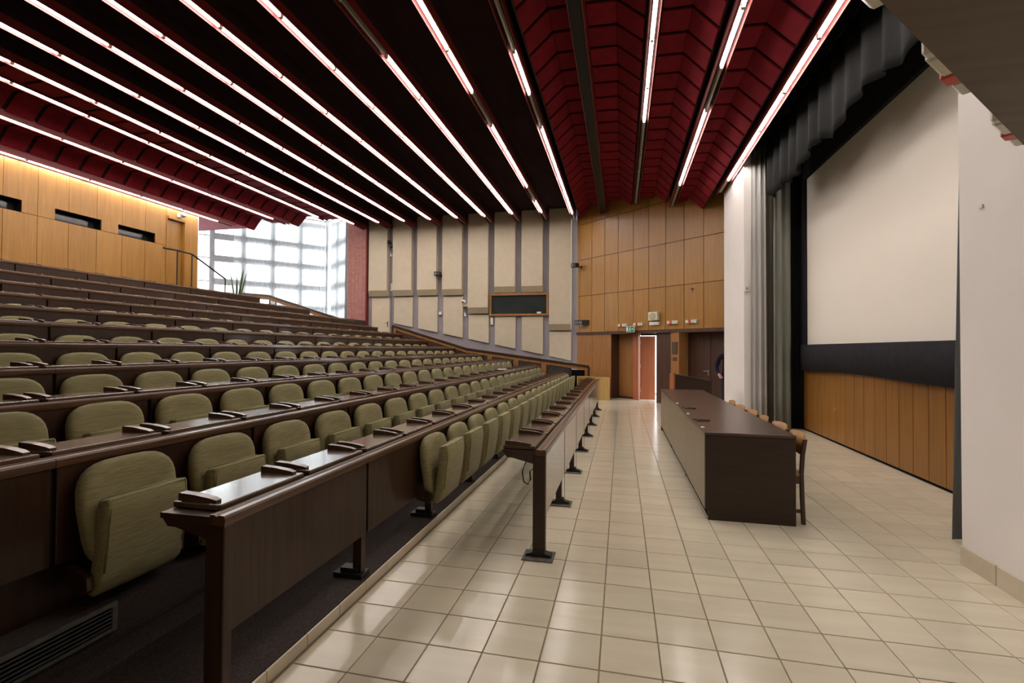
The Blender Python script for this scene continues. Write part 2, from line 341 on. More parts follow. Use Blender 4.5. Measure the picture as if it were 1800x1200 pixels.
# ---- stage side
WX = 2.44
ws = sempty('wall_stage', 'wall behind the stage with a plank dado')
box(3.56, 3.7, YN, 13.0, -.05, 7.1).obj('wall_face', 'black_void', ws)
pl = box(0, .018, .004, .304, .03, 1.26).mesh('plank', 'stage_wood', bevel=.003)
for i in range(-12, 15):
    if 2.0 < 6.32 + .31 * i < 10.5: put('plank', pl, ws, (3.535, 6.325 + .31 * i, 0))
box(3.545, 3.559, 2.3, 10.66, 0, .03).obj('plinth', 'black_void', ws)
lk = thing('door_lock', 'small steel lock on the plank dado under the screen', 'lock', (3.535, 9.17, .57))
MB().lathe([(.016, -.012), (.016, 0)], 10, axis='x').obj('cylinder', 'steel', lk); MB().tube([(-.012, 0, 0), (-.03, 0, 0), (-.03, 0, -.05)], .004).obj('key', 'steel', lk)
# white piers either side of the opening
pf = struct(box(WX, 3.2, 10.62, 12.55, 0, 6.8).obj('wall_pier_far', 'white_wall', bevel=.006), 'white pier at the far end of the stage opening')
pn = struct(box(WX, 3.6, YN, 4.2, 0, 6.8).obj('wall_pier_near', 'white_wall', bevel=.006), 'white wall in the right foreground')
bp = sempty('baseboard_pier', 'pale tile skirting at the foot of the near white wall')
pk = box(-.012, 0, .002, T + .05, 0, .135).mesh('skirting_tile', 'skirting', bevel=.002)
for j in range(14): put('skirting_tile', pk, bp, (WX - .001, 4.2 - (j + 1) * (T + .055), 0))
box(WX, WX + .35, 4.201, 4.213, 0, .135).obj('skirting_tile', 'skirting', bp)
box(WX - .012, WX - .001, 3.945, 3.98, 2.55, 2.575).obj('wall_plug', 'white_plastic', pn)
sb = thing('switch_box', 'small white box high on the edge of the far white pier', 'switch', (WX + .05, 10.615, 2.82))
box(-.04, .04, -.03, 0, -.06, .06).obj('cover', 'white_plastic', sb, bevel=.004); box(-.015, .015, -.036, -.03, -.02, .02).obj('button', 'grey_wall', sb)
# stage side walls and stage ceiling
struct(box(3.2, 3.56, 10.9, 13.0, 0, 6.8).obj('wall_stage_end', 'black_void'))
struct(box(WX + .02, 3.7, 4.2, 10.62, 5.75, 5.85).obj('ceiling_stage', 'black_void'))
# projection screen, masking
sc = thing('projection_screen', 'large cream white projection screen above the black band', 'projection screen', (3.49, 7.35, 1.675))
rings = []
NS = 24
for q in range(NS + 1):
    y = -3.05 + 6.1 * q / NS; x = .045 - .045 * (y / 3.15) ** 2 * 0 
    rings.append([(x, y, 0), (x, y, 3.24), (x + .012, y, 3.24), (x + .012, y, 0)])
MB().loft(rings).obj('screen_surface', 'screen_white', sc)
box(-.005, .05, -3.10, -3.05, -.02, 3.5).obj('mask_strip', 'band_black', sc); box(-.005, .05, 3.05, 3.2, -.02, 3.5).obj('mask_strip', 'band_black', sc)
box(-.02, .05, -3.05, 3.05, 3.24, 3.9).obj('mask_strip', 'band_black', sc)
mb = thing('masking_band', 'black cloth band hung between the screen and the wooden planks', 'cloth band', (3.49, 7.3, 1.2))
rings = []
for q in range(41):
    y = -3.05 + 6.2 * q / 40; w = .010 * math.sin(y * 2.1) + .006 * math.sin(y * 5.3)
    zb = .0 + .02 * math.sin(y * 1.3) + (.03 if y < -1.5 else -.01); 
    rings.append([(-.05 + w, y, zb), (-.065 + w, y, .24), (-.055 + w, y, .475), (-.025, y, .475), (-.025, y, zb)])
MB().loft(rings).obj('cloth', 'band_black', mb, smooth=True)

def drape(name, label, mat, x0, x1, y, z0, z1, folds, amp, axis='x', scallop=0, seed=1, flare=.0, cat='curtain', thick=.006):
    rnd = random.Random(seed); t = thing(name, label, cat, ((x0 + x1) / 2, y, z0) if axis == 'x' else (y, (x0 + x1) / 2, z0))
    N = folds * 8; ph = [rnd.uniform(-.6, .6) for _ in range(folds + 2)]; am = [rnd.uniform(.35, 1.5) for _ in range(folds + 2)]; sc_ = [rnd.uniform(0, 1) for _ in range(folds + 2)]
    levels = [0, .12, .35, .7, 1]; L_ = (x1 - x0)
    front = []; 
    for q in range(N + 1):
        s = q / N; fidx = s * folds; k = int(fidx); fr = fidx - k
        a = am[k] * (1 - fr) + am[k + 1] * fr; w = math.sin(2 * PI * fidx + ph[k] * (1 - fr) + ph[k + 1] * fr)
        zb = scallop * (sc_[k] * (1 - fr) + sc_[k + 1] * fr) if scallop else 0
        col = []
        for lv in levels:
            z = zb + (z1 - z0 - zb) * lv; e = 1 + flare * (1 - lv)
            a2 = amp * a * (1.15 - .4 * lv) * w; xx = (s - .5) * L_ * e
            col.append((xx, a2, z) if axis == 'x' else (a2, xx, z))
        front.append(col)
    off = Vector((0, thick, 0)) if axis == 'x' else Vector((thick, 0, 0))
    m = MB(); m.loft([c + [tuple(Vector(p) + off) for p in reversed(c)] for c in front])
    m.obj('cloth', mat, t, smooth=True)
    rail = box(x0 - (x0 + x1) / 2, x1 - (x0 + x1) / 2, -.02, .02, z1 - z0 - .03, z1 - z0 + .01) if axis == 'x' else box(-.02, .02, x0 - (x0 + x1) / 2, x1 - (x0 + x1) / 2, z1 - z0 - .03, z1 - z0 + .01)
    rail.obj('curtain_rail', 'black_metal', t); return t
drape('stage_curtain', 'pale grey pleated curtain beside the far white pier', 'grey_curtain', 2.56, 2.83, 10.52, .02, 5.72, 3, .05, seed=3, flare=.12)
drape('stage_curtain', 'narrow dark olive curtain between the pale and the grey-green ones', 'olive_curtain', 2.80, 2.98, 10.58, .02, 5.72, 2, .02, seed=5)
drape('stage_curtain', 'grey-green pleated curtain left of the black side curtain', 'green_curtain', 2.97, 3.255, 10.44, .02, 5.72, 2, .03, seed=7)
drape('stage_curtain', 'black side curtain next to the edge of the screen', 'black_curtain', 3.275, 3.53, 10.60, .02, 5.72, 3, .02, seed=9)
drape('stage_curtain', 'blue-grey curtain edge peeping out behind the near white wall', 'blue_curtain', 2.75, 2.85, 4.66, .02, 4.6, 1, .015, seed=13, flare=2.2)
drape('stage_valance', 'dark grey gathered valance with an uneven hem above the screen', 'valance_grey', 4.75, 10.3, 2.80, 4.42, 5.74, 13, .04, axis='y', scallop=.26, seed=22, cat='valance')

# ---- near front wall (foreground, upper right): wood box with soffit
E0 = Vector((.428, .929)); E1 = Vector((1.135, 1.676)); DE = (E1 - E0).normalized(); NE = Vector((DE.y, -DE.x))   # NE: away from hall, to the right / behind
def ep(s, o): p = E0 + DE * s + NE * o; return (p.x, p.y)
wn = sempty('wall_front_near', 'dark wood soffit of the near front wall overhead')
MB().prism([ep(-2.4, 0), ep(2.6, 0), ep(2.6, 1.2), ep(-2.4, 1.2)], 'z', 2.15, 2.23).obj('soffit_board', 'soffit_wood', wn)
MB().prism([ep(-2.4, .02), ep(2.6, .02), ep(2.6, 1.0), ep(-2.4, 1.0)], 'z', 2.23, 6.8).obj('backing', 'joint_black', wn)
for q in range(8):
    s0 = -2.4 + q * .62
    for z0, z1 in ((2.235, 3.385), (3.39, 4.63), (4.64, 5.85)):
        MB().prism([ep(s0, 0), ep(s0 + .612, 0), ep(s0 + .612, .019), ep(s0, .019)], 'z', z0, z1).obj('wood_panel', 'wall_wood', wn)

# ---- back wall with projection slots
wb = sempty('wall_back', 'honey wood back wall with projection slots'); XB = -12.68; QB = .929
def bz(z): return 1.55 + (z - 1.55) * QB
slots = [(a * QB, b * QB) for a, b in ((7.15, 8.35), (9.02, 10.11), (10.55, 11.64), (5.2, 6.4))]
ys = [QB * (7.992 + .6665 * i) for i in range(-16, 7)]
Z1, Z2, Z3 = bz(4.68), bz(4.965), bz(5.93)
dy0, dy1 = 12.02 * QB - .03, 12.02 * QB + .57
for a_, b_ in ((YN, dy0), (dy1, 12.19)): box(XB - .25, XB - .022, a_, b_, 2.5, Z1 + .004).obj('backing', 'joint_black', wb)
for a_, b_, c_ in ((YN, dy0, Z2 + .001), (dy1, 12.19, Z2 + .001), (dy0, dy1, 5.33)): box(XB - .25, XB - .022, a_, b_, c_, 6.6).obj('backing', 'joint_black', wb)
box(XB - .25, XB - .101, dy0, dy1, 2.5, 5.33).obj('backing', 'joint_black', wb)
cur_ = YN
for a_, b_ in sorted(slots) + [(dy0, dy0)]:
    box(XB - .25, XB - .022, cur_, a_, Z1 + .004, Z2 + .001).obj('backing', 'joint_black', wb); cur_ = b_
box(XB - .25, XB - .022, dy1, 12.19, Z1 + .004, Z2 + .001).obj('backing', 'joint_black', wb); box(XB - .30, XB - .251, YN, 12.19, 2.5, 6.6).obj('backing', 'black_void', wb)

for a in range(len(ys) - 1):
    y0, y1 = ys[a] + .004, ys[a + 1] - .004
    box(XB - .022, XB, y0, y1, 2.62, Z1 - .005).obj('wood_panel', 'wall_wood', wb, bevel=.002)
    m = MB(); cut = sorted((max(y0, s0), min(y1, s1)) for s0, s1 in slots if s1 > y0 and s0 < y1)
    if not cut: m.box(XB - .022, XB, y0, y1, Z1 + .005, Z3)
    else:
        m.box(XB - .022, XB, y0, y1, Z2, Z3); cur = y0
        for c0, c1 in cut:
            if c0 - cur > .005: m.box(XB - .022, XB, cur, c0, Z1 + .005, Z2 - .0005)
            cur = c1
        if y1 - cur > .005: m.box(XB - .022, XB, cur, y1, Z1 + .005, Z2 - .0005)
    m.obj('wood_panel', 'wall_wood', wb)
for i, (s0, s1) in enumerate(slots[:3]):
    w = sempty('window_%d' % (i + 2), 'black projection slot in the back wall', (XB, s0, Z1 + .005))
    box(-.235, -.228, .012, s1 - s0 - .012, .013, .24).obj('pane', 'dark_glass', w)
    for b in ((-.2, -.0225, 0, .01, 0, .25), (-.2, -.0225, s1 - s0 - .01, s1 - s0, 0, .25), (-.2, -.0225, .01, s1 - s0 - .01, 0, .012), (-.2, -.0225, .01, s1 - s0 - .01, .242, .25)): box(*b).obj('slot_lining', 'black_void', w)
d4 = sempty('door_4', 'tall wooden door niche at the right end of the back wall', (XB, 12.02 * QB, 2.62))
box(-.10, -.06, 0, .52, 0, 2.66).obj('door_leaf', 'wall_wood', d4); box(-.06, .02, -.03, 0, 0, 2.7).obj('door_frame', 'wall_wood', d4)
box(-.06, .06, .52, .57, 0, 2.66).obj('door_frame', 'wall_wood', d4); box(-.06, .05, 0, .52, 2.63, 2.7).obj('door_frame', 'wall_wood', d4)
box(XB - .022, XB, 11.74, 12.19, 2.62, Z3).obj('wood_panel', 'wall_wood', wb, bevel=.002); box(XB - .022, XB, 11.145, 11.74, 5.325, Z3).obj('wood_panel', 'wall_wood', wb)
box(XB - .25, XB, 12.191, 12.21, 2.5, Z3).obj('end_panel', 'white_wall', wb)
# ---- near side wall, behind the camera
struct(box(-13.9, 3.7, YN - .15, YN, -.1, 7.1).obj('wall_near', 'beige_fabric'), 'beige side wall behind the viewer')

# ---- window bay at the back corner
GB, GC = Vector((-12.3, 18.30)), Vector((-10.45, 16.88)); GA = GB - Vector((4.6, 5.15)).normalized() * 7.35
wn5 = sempty('window_5', 'tall glazed corner bay behind sheer curtains')
def glaze(a, b, nv, skip=0):
    d = (b - a).normalized(); L_ = (b - a).length; nrm = Vector((-d.y, d.x)); 
    if nrm.dot(a) < 0: nrm = -nrm          # outward = away from the hall
    if nrm.dot(Vector((-1, 1))) < 0: nrm = -nrm
    ang = math.atan2(d.y, d.x); side = 1 if Vector((-d.y, d.x)).dot(nrm) > 0 else -1
    root = wn5
    zs = [2.62, 3.22, 4.09, 4.98, 5.83, 6.75]
    for i in range(nv + 1):
        p = a + d * (L_ * i / nv) + nrm * .22; hw = .02 if i < skip else .085
        box(-hw, hw, -.05, .05, 2.3, 7.2).obj('mullion', 'mullion', root, (p.x, p.y, 0), ang)
    s0_ = L_ * skip / nv
    for z in zs:
        p = a + nrm * .22
        box(s0_, L_, -.05, .05, z - .12, z + .12).obj('transom', 'mullion', root, (p.x, p.y, 0), ang)
        if skip: box(0, s0_, -.03, .03, z - .02, z + .02).obj('transom', 'mullion', root, (p.x, p.y, 0), ang)
    pane = {}
    for i in range(nv):
        for j in range(len(zs) - 1):
            p = a + d * (L_ * i / nv) + nrm * .22
            key = (round(zs[j + 1] - zs[j], 3), i < skip); e_, f_ = (.022, .022) if i < skip else (.086, .121)
            if key not in pane: pane[key] = box(e_, L_ / nv - e_, -.004, .004, f_, zs[j + 1] - zs[j] - f_).mesh('pane', 'clear_glass')
            put('pane', pane[key], root, (p.x, p.y, zs[j]), ang)
glaze(GA, GB, 7, 3); glaze(GB, GC, 2)
def curtain_line(a, b, folds, seed, label, z0=2.64, z1=6.95, mat='sheer_cloth'):
    rnd = random.Random(seed); d = (b - a).normalized(); L_ = (b - a).length; N = folds * 6
    t = thing('window_curtain', label, 'curtain', (a.x, a.y, z0), math.atan2(d.y, d.x)); ph = [rnd.uniform(-1, 1) for _ in range(folds + 2)]; am = [rnd.uniform(.5, 1.2) for _ in range(folds + 2)]
    cols = []
    for q in range(N + 1):
        f = folds * q / N; k = int(f); fr = f - k; w = .035 * (am[k] * (1 - fr) + am[k + 1] * fr) * math.sin(2 * PI * f + ph[k] * (1 - fr) + ph[k + 1] * fr)
        cols.append([(L_ * q / N, w * 1.2, 0), (L_ * q / N, w, (z1 - z0) * .5), (L_ * q / N, w * .7, z1 - z0)])
    MB().loft(cols, caps=False, closed=False).obj('cloth', mat, t, smooth=True)
    box(0, L_, -.015, .015, z1 - z0, z1 - z0 + .03).obj('curtain_rail', 'black_metal', t); return t
DG = (GB - GA).normalized()
curtain_line(GA + DG * 3.85, GB - DG * .05, 26, 4, 'long white sheer curtain across the corner window')
DG2 = (GC - GB).normalized()
curtain_line(GB + DG2 * .05, GC, 13, 8, 'short sheer curtain panel next to the red brick wall')
struct(MB().obox((-12.68, 12.08), (-17.5, 12.5), .1, 2.3, 7.3).obj('wall_bay', 'white_wall'))
wbr = sempty('wall_brick', 'strip of red brick tile wall beside the window curtain')
box(-10.46, -9.60, 16.87, 16.949, 2.3, 7.3).obj('mortar_bed', 'mortar', wbr)
bk = box(.003, .157, 0, .012, .003, .062).mesh('brick', 'lit_brick_red', bevel=.0015)
for r_ in range(66):
    for c_ in range(5): put('brick', bk, wbr, (-10.44 + c_ * .16, 16.86, 2.62 + r_ * .066))
box(-9.64, -9.58, 16.80, 16.949, 2.3, 6.8).obj('edge_strip', 'red_channel', wbr)

# ================================================================== CEILING
ce = sempty('ceiling', 'dark ceiling with folded red fabric bays')
box(-13.0, 3.7, YN - .2, 15.75, 6.5, 6.7).obj('ceiling_slab', 'dark_ceiling', ce); box(-9.62, 3.7, 15.75, 17.3, 6.5, 6.7).obj('ceiling_slab', 'dark_ceiling', ce)
box(-18.2, -9.6, 12.0, 19.2, 7.3, 7.4).obj('ceiling_slab', 'white_wall', ce); box(-13.0, -9.6, 15.75, 15.85, 6.5, 7.3).obj('ceiling_slab', 'white_wall', ce)
def bay(x0, z0, x1, z1, ya, yb, y_off=0, mat='red_fabric'):
    dx, dz = x1 - x0, z1 - z0; L_ = math.hypot(dx, dz); nx, nz = -dz / L_ * .025, dx / L_ * .025
    me = MB().prism([(x0, z0), (x1, z1), (x1 + nx, z1 + nz), (x0 + nx, z0 + nz)], 'y', 0, .436).mesh('ceiling_panel', mat)
    y = ya + y_off
    while y + .3 < yb: put('ceiling_panel', me, ce, (0, y, 0)); y += .512
    dn = Vector((nx, nz)) * 1.6
    MB().prism([(x0 + dn.x, z0 + dn.y), (x1 + dn.x, z1 + dn.y), (x1 + 2 * dn.x, z1 + 2 * dn.y), (x0 + 2 * dn.x, z0 + 2 * dn.y)], 'y', YN, y - .05).obj('panel_backing', 'joint_black', ce)
FY = 4.6
bay(-1.36, 6.02, -1.015, 6.33, FY, 16.5); bay(-1.01, 6.33, -.70, 6.33, FY, 16.0)
bay(-.49, 6.33, -.08, 6.32, FY, 15.7); bay(-.075, 6.32, .29, 6.02, FY, 15.3)
bay(.53, 6.08, .90, 6.07, FY, 14.8); bay(.905, 6.07, 1.22, 5.74, FY, 14.5)
bay(1.52, 5.72, 1.776, 5.71, FY, 14.2); bay(1.78, 5.71, 2.12, 5.37, FY, 13.8)
bay(-10.47, 6.25, -9.70, 6.25, 5.9, 15.6)
bay(-11.18, 6.34, -10.70, 6.34, 5.7, 15.6); bay(-11.53, 5.99, -11.185, 6.34, 5.7, 15.4)
bay(-12.22, 6.03, -11.70, 6.03, 6.2, 14.8); bay(-12.52, 5.65, -12.225, 6.03, 6.2, 14.6)
box(-.69, -.51, YN, 16.6, 6.04, 6.5).obj('beam', 'beam_dark', ce)
for x in (-.702, -.51): box(x, x + .012, YN, 16.6, 6.0, 6.5).obj('beam_side', 'red_channel', ce)
box(-17.4, -12.69, 12.2, 17.5, 5.62, 5.70).obj('bay_ceiling', 'pink_glow_ceiling', ce) if False else None
box(-16.0, -12.5, 12.22, 13.9, 5.62, 5.70).obj('bay_ceiling', 'pink_glow_ceiling', ce)
box(2.425, 2.46, 4.2, 10.62, 5.5, 6.5).obj('header_board', 'black_void', ce)

# ---- fluorescent strip lights: (x, z, lit ranges along y, first joint)
def strip_light(x, z, ya, yb, off_ranges, label, joint=5.68, step=1.27, w=.07, ext=.9):
    t = thing('strip_light', label, 'strip light', (x, ya, z), group='fluorescent strip lights along the ceiling')
    L_ = yb - ya
    L2 = L_; L_ = L_ + ext
    MB().box(-w, w, 0, L_, .055, 6.5 - z).obj('housing', 'dark_ceiling', t)
    for s in (-1, 1): box(*sorted((s * w, s * (w + .012))), 0, L_, -.023, .12).obj('side_rail', 'red_channel', t)
    box(-.03, .03, 0, L_, .03, .0545).obj('batten', 'tube_off', t)
    y = joint
    while y > ya: y -= step
    lit_me = MB().tube([(0, .03, 0), (0, step - .03, 0)], .019, 8).mesh('tube', 'tube_lit', smooth=True); off_me = MB().tube([(0, .03, 0), (0, step - .03, 0)], .019, 8).mesh('tube', 'tube_off', smooth=True)
    ho = MB().box(-.02, .02, -.028, .028, -.022, .03).mesh('lamp_holder', 'tube_off')
    while y + step < yb + .15:
        if y >= ya - .02:
            c_ = y + step / 2; on = not any(a < c_ < b for a, b in off_ranges)
            o = put('tube', lit_me if on else off_me, t, (0, y - ya, 0)); put('lamp_holder', ho, t, (0, y - ya, 0))
        y += step
    return t
light = [(2.33, 5.36, YN, 11.75, [], 'bright fluorescent strip light along the edge of the stage opening', 6.45, .7),
         (1.40, 5.63, YN, 13.5, [(7.37, 8.64)], 'fluorescent strip light with one dark tube, second from the stage', 7.37, .75),
         (.42, 5.98, YN, 14.3, [(9.6, 13.3)], 'fluorescent strip light with a long dark stretch right of the ceiling beam', 9.6, .7),
         (-1.60, 6.06, YN, 16.3, [(-3, 6.6), (8.3, 9.7)], 'fluorescent strip light with dark tubes just left of the ceiling beam', 8.3, .45),
         (-2.60, 6.11, YN, 15.8, [(8.12, 9.5), (13.1, 14.4), (-3, 4)], 'fluorescent strip light with two dark gaps, second left of the beam', 8.12, .95),
         (-3.59, 6.11, YN, 15.75, [(-3, 6.8)], 'fluorescent strip light dark at its near end, third left of the beam', 6.81, 1.0)]
for i in range(6):
    light.append((-4.59 - .998 * i, 6.12, YN, 15.72, [(-3, 3.2)], 'fully lit fluorescent strip light, %s left of the black beam' % ORD[4 + i], 5.68, 1.0))
light += [(-10.58, 6.24, YN, 15.1, [(-3, 3.2)], 'fluorescent strip light third from the back wall, above red panels', 5.0, .5),
          (-11.57, 5.95, YN, 14.5, [(-3, 3.2)], 'fluorescent strip light second from the back wall, between red folds', 5.2, .3),
          (-12.56, 5.59, YN, 13.25, [(-3, 3.2)], 'fluorescent strip light skimming the top of the wooden back wall', 5.2, .2)]
for a in light: strip_light(*a[:6], joint=a[6], ext=a[7])

# ================================================================== SEATS
def backrest_mesh():
    N = 28; out = []
    for j in range(N):
        a = 2 * PI * j / N; c, s = math.cos(a), math.sin(a); e = 2 / 3.3 if s > 0 else 2 / 5
        y = .25 * math.copysign(abs(c) ** e, c); z = (.21 if s > 0 else .30) * math.copysign(abs(s) ** e, s)
        y *= 1 - .10 * max(0, -z / .30) ; out.append((y, z + .365))
    rings = []
    for x, k in ((.0, .93), (.010, .985), (.036, 1.0), (.058, .975), (.070, .90), (.076, .70), (.078, .35)):
        rings.append([(x + .065 - .12 * (z - .06), y * k, .315 + (z - .315) * k - .575) for y, z in out])
    return MB().loft(rings).mesh('backrest', 'olive_fabric', smooth=True)
def cushion_profile():
    return [(.075, .02), (.112, .25), (.125, .445), (.132, .460), (.186, .470), (.198, .460), (.199, .38), (.188, .25), (.168, .12), (.146, .035), (.115, .004), (.090, .004)]
def cushion_mesh():
    pr = cushion_profile(); cx_ = sum(p[0] for p in pr) / len(pr); cz_ = sum(p[1] for p in pr) / len(pr); rings = []
    for y, k in ((-.217, .86), (-.213, .95), (-.203, 1), (0, 1.0), (.203, 1), (.213, .95), (.217, .86)):
        rings.append([(cx_ + (x - cx_) * k + (.006 if abs(y) < .1 else 0), y * (1.0 - .03 * z / .5), cz_ + (z - cz_) * (1 - (1 - k) * .25)) for x, z in pr])
    return MB().loft(rings).mesh('seat_cushion', 'olive_fabric', smooth=True)
def piping_mesh():
    m = MB(); pts = [(.172, -.208, .12), (.198, -.205, .38), (.197, -.195, .463), (.197, .195, .463), (.198, .205, .38), (.172, .208, .12)]
    m.tube(pts, .0055, 5); m.tube([(.134, -.195, .462), (.134, .195, .462)], .005, 5); return m.mesh('piping', 'olive_piping', smooth=True)
def bracket_mesh():
    m = MB()
    for s in (-1, 1):
        y = s * .238; m.prism([(.0, .06), (.11, .03), (.13, .05), (.125, .11), (.02, .15), (.0, .15)], 'y', y - .015, y + .015)
    m.tube([(.11, -.24, .06), (.11, .24, .06)], .012, 6); m.box(.0, .07, -.06, .06, .0, .06); return m.mesh('hinge_bracket', 'desk_wood')
BACK, CUSH, PIPE, BRAC = backrest_mesh(), cushion_mesh(), piping_mesh(), bracket_mesh()
PIN = MB().lathe([(.006, -.002), (.006, .004)], 8, axis='x').mesh('stud', 'steel')
def seat_row(k, y0, yend):
    CZ = .29 if k < 4 else .245
    row = k - 1; y = y0; n = 0; fl = 0 if k == 2 else PK[k - 1]; bt = min(fl + (.885 if k < 5 else .865 if k < 7 else .85 if k < 9 else .84), ZK[k] - .02) + (.035 if k == 3 else 0)
    while y + .5 < yend - .05:
        u, v, d = project(XK[k] + .1, y + .52, ZK[k])
        if d > .3 and u > 4:
            n += 1
            t = thing('auditorium_seat', 'olive folding seat, %s from the left in the %s seat row' % (ORD[n], ORD[row]) if k > 2 else 'olive folding seat behind the front desk, %s from the near end' % ORD[n], 'seat',
                      (XK[k] + .002, y + .25, fl + CZ), group='olive folding seats in rows')
            put('backrest', BACK, t, (0, 0, bt - fl - CZ)); c = put('seat_cushion', CUSH, t, (.05 if k == 2 else 0, 0, .02 if k == 2 else 0)); put('piping', PIPE, c); put('hinge_bracket', BRAC, t)
            if k < 5: put('stud', PIN, c, (.201, .03, .41))
        y += PITCH_Y
SY0 = 1.77
for k in range(2, 11):
    y0 = SY0 + (3 * PITCH_Y if k == 2 else 0)
    seat_row(k, y0 if k == 2 else SY0 if k == 3 else SY0 - 3 * PITCH_Y, ENDY[k] - .05)

# ================================================================== ROW DESKS
TLEN = .565
TAB = box(0, .25, 0, TLEN, 0, .028).mesh('tablet', 'tablet_wood', bevel=.006, seg=2)
WED = MB().loft([[(x, .0 + ins, 0), (x, .038 - ins, 0), (x, .038 - ins, z), (x, .0 + ins, z)] for x, z, ins in ((0, .028, .003), (.008, .033, 0), (.09, .029, 0), (.17, .019, .001), (.20, .011, .005))]).mesh('elbow_rest', 'elbow_wood')
MODW = 2 * PITCH_Y
def rail_mesh(L_):
    m = MB(); m.prism([(-.075, -.045), (-.004, -.045), (0, -.03), (0, -.010), (-.006, -.001), (-.030, 0), (-.040, -.006), (-.046, -.006), (-.052, 0), (-.075, 0)], 'y', .0015, L_ - .0015); return m.mesh('front_rail', 'edge_wood')
RAIL = rail_mesh(MODW); SHELF = box(-.33, -.0755, .0015, MODW - .0015, -.034, -.010).mesh('shelf_board', 'desk_wood')
PANEL = box(-.036, -.010, .012, MODW - .012, -.50, -.046).mesh('front_panel', 'panel_wood', bevel=.003)
JOINT = box(-.046, -.0365, -.03, .03, -.50, -.046).mesh('joint_strip', 'joint_black')
def row_desk(k, X, Z, P, y0, yend, label, tab0, posts=True):
    t = thing('row_desk', label, 'desk', (X, y0, P), group='long dark wooden desk rows')
    h = Z - P; y = 0; L_ = yend - y0; nm = int(round(L_ / MODW)); mw = L_ / nm; sc_ = mw / MODW
    for i in range(nm):
        for nme, me in (('front_rail', RAIL), ('shelf_board', SHELF), ('front_panel', PANEL)):
            o = put(nme, me, t, (0, i * mw, h)); o.scale = (1, sc_, 1)
    if k > 2: box(-.10, -.075, .05, L_ - .05, 0, h - .30).obj('base_board', 'panel_wood', t)
    for i in range(nm + 1):
        if k > 2 and 0 < i < nm:
            put('joint_strip', JOINT, t, (0, i * mw, h)); continue
        yy = min(max(i * mw, .027), L_ - .027)
        p = box(-.095, -.037, yy - .025, yy + .025, .0, h - .0455).obj('post', 'panel_wood', t) if i not in (0,) else box(-.10, -.004, yy - .024, yy + .026, .0, h - .0455).obj('post', 'panel_wood', t, bevel=.004)
    for yy in (.03, L_ - .03): MB().prism([(-.33, h - .034), (-.05, h - .034), (-.05, h - .12), (-.26, h - .07), (-.30, h - .07)], 'y', yy - .02, yy + .02).obj('end_bracket', 'desk_wood', t)
    y = tab0
    while y + TLEN < yend - .02:
        if y > y0 + .005 and project(X - .2, y + TLEN, Z)[0] > -150:
            tb = put('tablet', TAB, t, (-.335, y - y0, h - .009))
            for yy in (.012, TLEN - .05):
                put('elbow_rest', WED, tb, (.012, yy, .028))
        y += PITCH_Y
    return t
PANEL_DARK = PANEL; PANEL = box(-.036, -.010, .012, MODW - .012, -.50, -.046).mesh('front_panel', 'laminate', bevel=.003)
FD = row_desk(1, -.545, .80, 0, 3.56, 12.66, 'free-standing front desk row on the tile floor with black feet', 3.585)
ft = MB().prism([(-.10, 0), (.10, 0), (.09, .018), (.05, .028), (.03, .055), (-.03, .055), (-.05, .028), (-.09, .018)], 'y', -.035, .035).mesh('foot', 'black_metal')
bpm = box(-.115, .115, -.10, .09, .0, .008).mesh('base_plate', 'base_plate')
for i in range(8):
    yy = min(max(i * (12.66 - 3.56) / 7, .03), 9.1 - .03)
    f = put('foot', ft, FD, (-.055, yy, .008)); put('base_plate', bpm, f, (0, 0, -.008))
gap = box(-.0105, -.0085, -.009, .009, .06, .74).mesh('joint_strip', 'joint_black')
for i in range(1, 7): put('joint_strip', gap, FD, (0, i * (12.66 - 3.56) / 7, 0))
MB().tube([(-.16, .05, .70), (-.19, .05, .62), (-.18, .06, .54), (-.15, .07, .52), (-.13, .07, .56), (-.135, .07, .62), (-.11, .07, .64)], .006, 6).obj('cable', 'black_metal', FD, smooth=True)
PANEL = PANEL_DARK
R2 = row_desk(2, XK[2], ZK[2], PK[2], 1.69, ENDY[2], 'second desk row from the front, ending in a thick post at the left foreground', 1.755)
ft2 = MB().box(-.20, .0, -.05, .05, 0, .03).box(-.16, -.04, -.035, .035, .03, .06).mesh('foot', 'black_metal')
for i in range(1, 10): put('foot', ft2, R2, (-.02, i * (ENDY[2] - 1.69) / round((ENDY[2] - 1.69) / MODW), 0))
for i, k in enumerate(range(3, 13)):
    ys_ = 1.69 - MODW * 2 + (0 if k < 8 else MODW * 2)
    row_desk(k, XK[k], ZK[k], PK[k], ys_, ENDY[k], '%s long dark desk row counted from the front of the hall' % ORD[k] if k < 12 else 'topmost long dark desk row just below the wooden back wall', 1.755 - 6 * PITCH_Y)

# ================================================================== BALUSTRADES
bl = thing('stair_balustrade', 'sloping dark-capped wooden balustrade between the seats and the panelled wall', 'balustrade', (-1.0, 15.56, 0))
BA, BB, BC = (-6.85, 2.40), (-4.12, 1.598), (0.0, 1.054)
def sl_(p, q, a, b, y0, y1): return MB().prism([(p[0], p[1] + a), (q[0], q[1] + a), (q[0], q[1] + b), (p[0], p[1] + b)], 'y', y0, y1)
for p, q in ((BA, BB), (BB, BC)):
    sl_(p, q, -.075, 0, -.06, .10).obj('cap_rail', 'desk_wood', bl, bevel=.006); sl_(p, q, -.165, -.076, -.03, .05).obj('wood_band', 'mid_wood', bl)
sl_(BA, BB, -1.6, -.166, .0, .04).obj('infill_panel', 'dark_wood', bl)
for x in (-3.295, -2.40, -1.466):
    zt = BB[1] + (x - BB[0]) * (BC[1] - BB[1]) / (BC[0] - BB[0]) - .17
    box(x - .085, x + .085, -.045, .04, .0, zt).obj('post', 'mid_wood', bl, bevel=.004)
gm = MB(); x = -4.1
